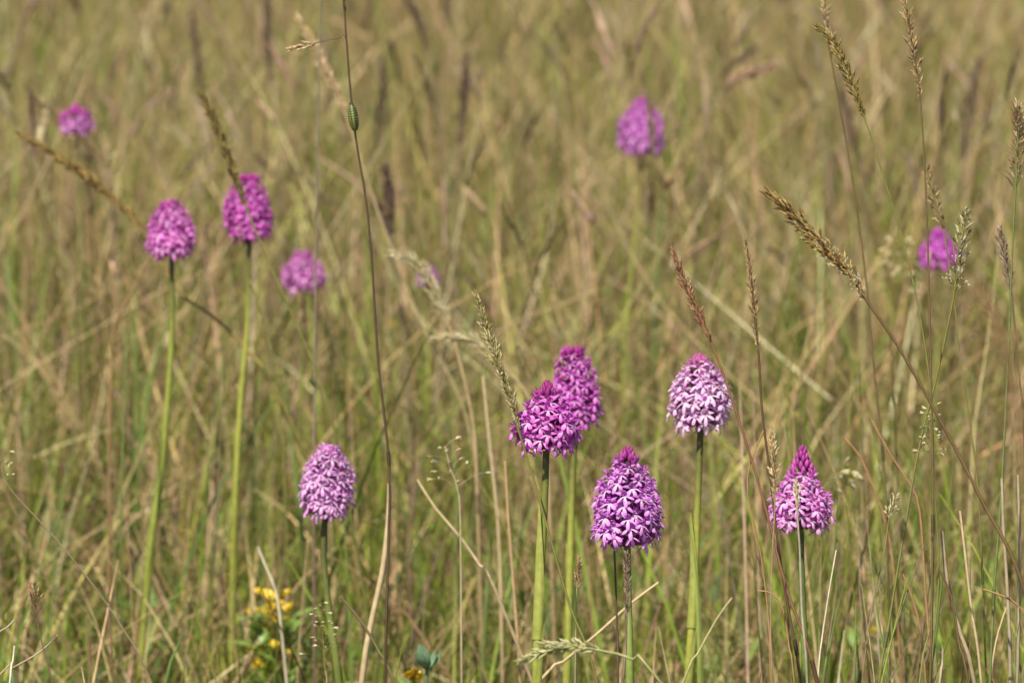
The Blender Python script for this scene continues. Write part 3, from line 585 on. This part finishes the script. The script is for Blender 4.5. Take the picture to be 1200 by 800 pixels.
# bare dry culms
def culm(label, pts, d, col, r, **k):
    return stalk('dry_stalk', label, 'dry stalk', pts, d, 0, col, BR, r, tipr=.8, group='bare dry stalks standing in the grass', **k)
GY = ((.38, .31, .20), (.29, .22, .13)); SW = ((.55, .42, .24), (.42, .31, .17)); RD = ((.36, .20, .09), (.30, .18, .08)); WH = ((.70, .62, .45), (.55, .46, .3)); GN = ((.16, .22, .05), (.15, .20, .045))
for lab, pts, d, col, r in [
    ('grey stalk with a broken white top near the right edge', [(1174, 560), (1176, 620), (1181, 700), (1184, 800)], 2.80, GY, 1.0),
    ('grey stalk hugging the right edge of the picture', [(1193, 556), (1195, 650), (1192, 800)], 2.83, GY, .9),
    ('reddish hollow stalk ending just below the nodding head stem', [(1125, 598), (1130, 640), (1138, 710), (1150, 800)], 2.83, SW, .8),
    ('thick brown broken stalk right of the cream spikelets', [(1104, 622), (1110, 680), (1125, 740), (1142, 800)], 2.85, ((.38, .29, .18), (.34, .26, .15)), 1.2),
    ('white bleached thin stalk right of the long-tipped orchid', [(980, 644), (972, 690), (963, 750), (958, 800)], 2.86, WH, .45),
    ('reddish curved stalk rising from right of the lower right orchid', [(1021, 492), (1045, 535), (1068, 570), (1078, 600), (1085, 700), (1092, 800)], 2.95, RD, .7),
    ('pinkish curved stalk bending left above the bleached head', [(990, 514), (1008, 535), (1025, 575), (1040, 620), (1050, 700)], 3.1, RD, .8),
    ('thin orange stalk arching left of the long-tipped orchid', [(897, 500), (880, 540), (876, 580), (890, 640), (900, 720), (903, 800)], 2.80, RD, .45),
    ('reddish thin stalk bent over low left of the long-tipped orchid', [(888, 692), (905, 695), (918, 715), (925, 760), (931, 800)], 2.78, RD, .5),
    ('dark slanting stalk right of the hollow reddish stalk', [(1100, 665), (1115, 700), (1125, 760), (1135, 800)], 2.78, DKS, .7),
    ('thin stalk curling left at the right edge above the bottom', [(1152, 690), (1175, 698), (1192, 708), (1204, 730), (1210, 800)], 2.76, RD, .6),
    ('thin pale stalk leaning right beside the bottom right corner', [(1184, 700), (1170, 740), (1160, 800)], 2.9, SW, .6),
    ('brown stalk leaning from the bleached head to the bottom', [(1058, 672), (1075, 720), (1085, 800)], 2.9, RD, .7),
    ('thin yellowish stalk between two green blades at lower right', [(1003, 708), (1003, 750), (1001, 800)], 2.86, GN, .6),
    ('short grey forked stalk near the bottom right', [(1105, 760), (1104, 780), (1100, 810)], 2.8, GY, .7),
    ('tan papery stalk left of centre, thickest of the dry ones', [(457, 566), (455, 610), (448, 670), (437, 720), (425, 790)], 3.05, SW, 1.7),
    ('tan stalk slanting right beneath the pale spikelets', [(489, 562), (510, 595), (540, 630), (562, 662), (580, 690)], 3.1, SW, .95),
    ('straight pinkish-tan stalk left of the short magenta orchid stem', [(592, 540), (596, 610), (603, 700), (610, 800)], 3.15, ((.46, .31, .15), (.36, .25, .12)), 1.0),
    ('tan upright stalk close behind the straight pinkish one', [(566, 440), (574, 520), (584, 620), (588, 740)], 3.35, SW, 1.0),
    ('tan stalk slanting up right past the tallest orchid stem', [(772, 682), (740, 706), (700, 742), (660, 775), (630, 800)], 3.0, SW, .85),
    ('green-gold stalk slanting up at the bottom right of centre', [(858, 700), (840, 725), (818, 765), (800, 800)], 2.95, ((.40, .36, .16), (.3, .3, .1)), .7),
    ('bent dark grass stalk low in front of the left-of-centre orchid', [(400, 700), (425, 730), (445, 765), (462, 800)], 3.0, ((.17, .13, .06), (.2, .18, .07)), .9),
    ('pale short stalk leaning left beside the left-of-centre orchid', [(302, 640), (312, 665), (323, 692), (330, 740)], 3.3, WH, .8),
    ('thin bare stalk crossing the lower left corner upward', [(68, 744), (45, 765), (15, 782), (-10, 800)], 2.88, ((.4, .3, .2), (.4, .3, .2)), .55),
    ('short bleached stub in the lower left corner', [(17, 756), (15, 775), (11, 805)], 2.85, WH, .6),
    ('dark twig end at the left edge near the corner', [(17, 726), (8, 735), (-5, 745), (-10, 780)], 2.85, GY, .6),
    ('long thin grey stalk left of the caterpillar stalk', [(377, -20), (374, 80), (372, 200), (370, 330), (369, 440), (368, 560)], 3.35, ((.20, .18, .11), (.25, .15, .12)), .8),
    ('brown arched stem under the far left orchid', [(175, 302), (158, 335), (142, 365), (133, 385), (130, 440), (128, 540)], 3.5, ((.28, .17, .07), (.36, .22, .1)), .9),
    ('dark green slim stem left of the far left orchid stem', [(148, 385), (147, 450), (144, 520), (142, 620)], 3.4, GN, .7),
    ('broad pale straw slanting up in the upper left', [(103, 90), (75, 150), (42, 220), (15, 270), (-5, 300)], 4.2, TNS, 1.1),
    ('second pale straw slanting up across the far left', [(98, 318), (70, 360), (40, 410), (10, 470), (0, 500)], 4.1, TNS, 1.0),
    ('long pale straw slanting down from top left towards the far left orchid', [(262, 85), (225, 150), (180, 240), (150, 290), (120, 350)], 4.6, TNS, 1.0),
    ('long pale straw leaning left, above centre', [(740, 10), (720, 60), (700, 130), (690, 200), (680, 300)], 5.0, TNS, 1.2),
    ('pale straw rising right behind the tallest orchids', [(700, 340), (650, 360), (590, 385), (540, 425), (500, 450)], 4.0, TNS, .8)]:
    culm(lab, pts, d, col, r)

# individually visible green blades
def blade(label, pts, d, wpx, col, back=.3):
    P = stem_path(pts, d, .05); root = Vector(P[-1]); root.z = 0; P = P - np.array(root); m = len(P)
    t = np.linspace(0, 1, m); wv = wpx * .15 * mm * d / 2 * np.interp(t, [0, .35, 1], [.06, 1, .8])
    a = .35; S = np.array([math.cos(a), math.sin(a), 0]); Nn = np.array([-math.sin(a), math.cos(a), 0])
    v = np.array([-1, -.45, 0, .45, 1]); V = P[:, None] + S * (wv[:, None] * v)[..., None] + Nn * (wv[:, None] * .5 * np.abs(v))[..., None]
    C = np.array(col) * np.array([.95, 1.1, .85, 1.1, .95])[None, :, None] * (1 + .25 * (1 - t))[:, None, None]
    me = mesh_np('green_shoot', V.reshape(-1, 3), grid_faces(m, 5, False), C.reshape(-1, 3), M_GRASS, True)
    o = link('green_shoot', me, None, root); o['label'] = label; o['category'] = 'grass blade'; o['group'] = 'green grass blades that stand out'
for lab, pts, d, wp, col in [
    ('bright green upright blade at the far left, taller one', [(160, 335), (158, 400), (160, 480), (160, 580), (158, 680)], 3.9, 10, (.17, .24, .045)),
    ('bright green blade just right of the tall far left blade', [(212, 345), (190, 400), (172, 470), (165, 560)], 3.9, 8, (.16, .24, .05)),
    ('yellow-green broad blade beside the pale lilac orchid stem', [(806, 600), (812, 640), (818, 700), (822, 800)], 2.98, 10, (.24, .29, .06)),
    ('short green blade right of the long-tipped orchid stem', [(1000, 650), (985, 700), (972, 760), (965, 800)], 2.9, 6, (.15, .22, .05)),
    ('green blade leaning left at the lower right, pointed top', [(1024, 650), (1026, 700), (1034, 750), (1042, 800)], 2.87, 6, (.15, .23, .06)),
    ('pale green blade leaning right in the bottom right', [(1094, 724), (1085, 755), (1078, 800)], 2.84, 7, (.26, .29, .08)),
    ('green blade leaning right at the bottom left', [(218, 735), (205, 765), (195, 800)], 3.1, 10, (.14, .22, .05)),
    ('bluish green blade at the bottom beside the corner panicle', [(0, 760), (10, 780), (18, 805)], 3.0, 9, (.13, .2, .07)),
    ('dark green narrow blade left of the tallest orchid stem', [(665, 540), (668, 610), (672, 700), (674, 800)], 3.25, 8, (.14, .2, .05)),
    ('dark green blade crossing the bottom of the magenta pair', [(575, 610), (572, 680), (566, 800)], 3.4, 7, (.15, .19, .045)),
    ('long green blade rising in the middle distance right of centre', [(925, 320), (918, 380), (915, 450), (914, 560)], 4.6, 9, (.2, .24, .06)),
    ('broad blurred green blade behind the topmost orchid', [(778, 180), (776, 250), (770, 340), (768, 450)], 4.3, 8, (.14, .19, .05)),
    ('green blade beneath the topmost orchid, pale and upright', [(690, 330), (700, 420), (712, 500)], 4.4, 7, (.2, .25, .06)),
    ('green grass blade behind the left-of-centre orchid', [(330, 420), (340, 500), (352, 600)], 3.6, 7, (.15, .2, .04)),
    ('slim green blade right of the caterpillar stalk base', [(520, 480), (535, 560), (535, 660)], 3.6, 6, (.17, .22, .05)),
    ('green blade right of the far left orchid stem', [(270, 330), (262, 420), (250, 520), (235, 640)], 3.9, 7, (.16, .2, .045)),
    ('green stem-like blade at the right between thin stalks', [(1120, 500), (1112, 600), (1100, 720), (1090, 800)], 2.95, 4, (.15, .2, .045))]:
    blade(lab, pts, d, wp, col)

# ------------------------------------------------------------------ caterpillar on its stalk
def caterpillar():
    c = at(414, 138, 2.98 - .004); t = thing('caterpillar', 'small green caterpillar with black spots and yellow marks clinging to a thin stalk', 'caterpillar', c)
    n, s = 67, 20; u = np.linspace(0, 1, n); L = 13.5 * mm
    axis = np.array([.14, 0, -1.0]); axis /= np.linalg.norm(axis)
    P = axis * ((u - .5) * L)[:, None] + np.array([0, -1, 0]) * (np.sin(u * np.pi) * .5 * mm)[:, None]
    seg = .90 + .10 * np.abs(np.sin(u * np.pi * 11)); R = 2.85 * mm * np.sin(np.pi * np.clip(u * .96 + .02, .03, .97)) ** .34 * seg
    T, A, B = frames(P); th = np.arange(s) / s * 2 * np.pi
    V = P[:, None] + R[:, None, None] * (np.cos(th)[None, :, None] * A[:, None] + np.sin(th)[None, :, None] * B[:, None])
    C = np.zeros((n, s, 3)); Dv = (V - P[:, None]) / np.maximum(R, 1e-5)[:, None, None]
    for i in range(n):
        ph = (u[i] * 11) % 1
        for j in range(s):
            x, y = Dv[i, j, 0], Dv[i, j, 1]
            c = (.24, .30, .05)
            if abs(x) > .8 or y > 0: c = (.12, .18, .07)
            elif -.85 < x < -.12: c = (.50, .46, .04) if ph < .25 and x < -.4 else (.018, .028, .008)
            elif .12 < x < .8: c = (.40, .40, .05) if ph < .15 else (.018, .028, .010)
            C[i, j] = c
    me = mesh_np('body', V.reshape(-1, 3), grid_faces(n, s, True), C.reshape(-1, 3), M_PLAIN, True); link('body', me, t)
    mb = MB(); e = P[0] + axis * .8 * mm; ellipsoid(mb, e, -axis, 2.4 * mm, 1.0 * mm, (.02, .02, .015), 8, 6, .6); link('head', mb.mesh('head', M_PLAIN), t)
    for q in (.12, .2, .28, .5, .6, .7, .8, .94):
        mb = MB(); i = int(q * (n - 1)); b0 = P[i] + np.array([.0, 1, 0]) * R[i] * .8; ellipsoid(mb, b0, (0, 1, 0), 1.5 * mm, .45 * mm, (.14, .18, .05), 5, 5); link('leg', mb.mesh('leg', M_PLAIN), t)
caterpillar()

# ------------------------------------------------------------------ yellow flowers
YEL = (.72, .50, .03)
def pea_flower_mesh(seed, sc=1.0):
    r = random.Random(seed); mb = MB()
    for s in (-1, 0, 1):
        petal(mb, (0, 0, 0), (s * 4 * mm * sc, 5 * mm * sc, (3 if s == 0 else 1) * mm * sc), 5 * mm * sc, (0, -.3, 1), .2, [.4, .8, 1, 1, .8, .4], 0, 0)
    for s in (-1, 1):
        petal(mb, (0, 0, 0), (s * 1.5 * mm * sc, 6 * mm * sc, -1.5 * mm * sc), 3.4 * mm * sc, (s, 0, .5), .2, [.4, .8, 1, 1, .8, .3], 0, 0)
    mb.C = [np.tile(np.array(YEL) * r.uniform(.85, 1.1), (len(c), 1)) for c in mb.C]
    return mb.mesh('blossom', M_PLAIN)
PEA = [pea_flower_mesh(i) for i in range(3)]
def leaf_mesh():
    mb = MB(); petal(mb, (0, 0, 0), (0, 14 * mm, 1 * mm), 6 * mm, (0, 0, 1), .15, [.15, .7, 1, .95, .6, .1], 0, 0); mb.C = [np.tile((.20, .30, .06), (len(c), 1)) for c in mb.C]
    return mb.mesh('leaf', M_PLAIN)
LEAF = leaf_mesh()
def yellow_plant(label, px, py, d, nb, spread, leaves, name='yellow_flower', up=True):
    p = at(px, py, d); root = Vector((p[0], p[1] + .01, 0)); t = thing(name, label, 'wildflower', root, 'yellow wildflowers low in the grass')
    top = p - np.array(root); mb = MB(); P = catmull([top, top * .6 + np.array([.004, 0, 0]), (0, 0, 0)], .01); tube(mb, P, .8 * mm, (.15, .19, .05), 5); link('stem', mb.mesh('stem', M_STEM), t)
    rnd = random.Random(int(px + py))
    for i in range(nb):
        a = i * 2.4; dr = Vector((math.cos(a), math.sin(a), rnd.uniform(.6, 2.5))); o = link('blossom', PEA[i % 3], t)
        off = Vector((rnd.gauss(0, 1) * spread * .15, rnd.uniform(-1, 1) * spread * .4, rnd.uniform(-1.1, .3) * spread)) if nb > 3 else Vector((0, 0, 0))
        place(o, basis(Vector(top) + off, dr, (0.1, .05, 1), rnd.uniform(.8, 1.2) * (.7 if nb > 3 else 1)))
    for i in range(leaves):
        q = rnd.uniform(.3, .95); a = rnd.uniform(0, 6.28); o = link('leaf', LEAF, t)
        place(o, basis(Vector(top) * q + Vector((rnd.uniform(-1, 1) * .012, rnd.uniform(-1, 1) * .01, 0)), (math.cos(a), math.sin(a), rnd.uniform(.1, .9)), (0, .1, 1), rnd.uniform(.8, 1.6)))
yellow_plant('yellow-flowered leafy plant at the bottom left, biggest yellow patch', 318, 712, 3.42, 46, .036, 90)
yellow_plant('yellow buds at the bottom edge beside a blue-green seed pod', 484, 795, 3.1, 3, .01, 10)
for lab, x, y, d in [('tiny yellow flower near the bottom right by the green blades', 1022, 742, 3.5), ('tiny yellow flower right of the long-tipped orchid, low down', 1088, 790, 3.5),
    ('blurred yellow flower right of the caterpillar stalk', 457, 382, 4.4), ('blurred yellow flower right of the blurred magenta orchid', 653, 378, 4.7),
    ('blurred yellow flower left of the long-tipped orchid tip', 893, 478, 4.2), ('blurred yellow flower under the nodding golden seed head', 1002, 360, 4.9),
    ('yellow flower low between the left orchid and the corner', 238, 758, 3.7), ('blurred yellow flower right of the long-tipped orchid', 935, 494, 4.3)]:
    yellow_plant(lab, x, y, d, 1, .006, 4)
def pod():
    p = at(500, 773, 3.05); root = Vector((p[0], p[1], 0)); t = thing('seed_pod_plant', 'blue-green ribbed leafy bud on a short stem at the bottom edge', 'plant', root)
    top = p - np.array(root); mb = MB(); tube(mb, catmull([top, top * .5, (0, 0, 0)], .01), .9 * mm, (.13, .2, .1), 6); link('stem', mb.mesh('stem', M_STEM), t)
    for i in range(9):
        a = i * 2.4; mb = MB(); dr = np.array([math.cos(a) * .6, math.sin(a) * .6, .5 + .5 * ((i * 7) % 5) / 4]); k = .6 + .05 * i
        petal(mb, top + np.array([0, 0, -5 * mm]), top + dr * 14 * mm * k + np.array([0, 0, -3 * mm]), 6 * mm * k, (math.cos(a), math.sin(a), .2), .2, [.3, .8, 1, .9, .7, .2], 0, 0)
        mb.C = [np.tile((.16, .27, .15), (len(c), 1)) for c in mb.C]; link('leaf', mb.mesh('leaf', M_PLAIN), t)
pod()
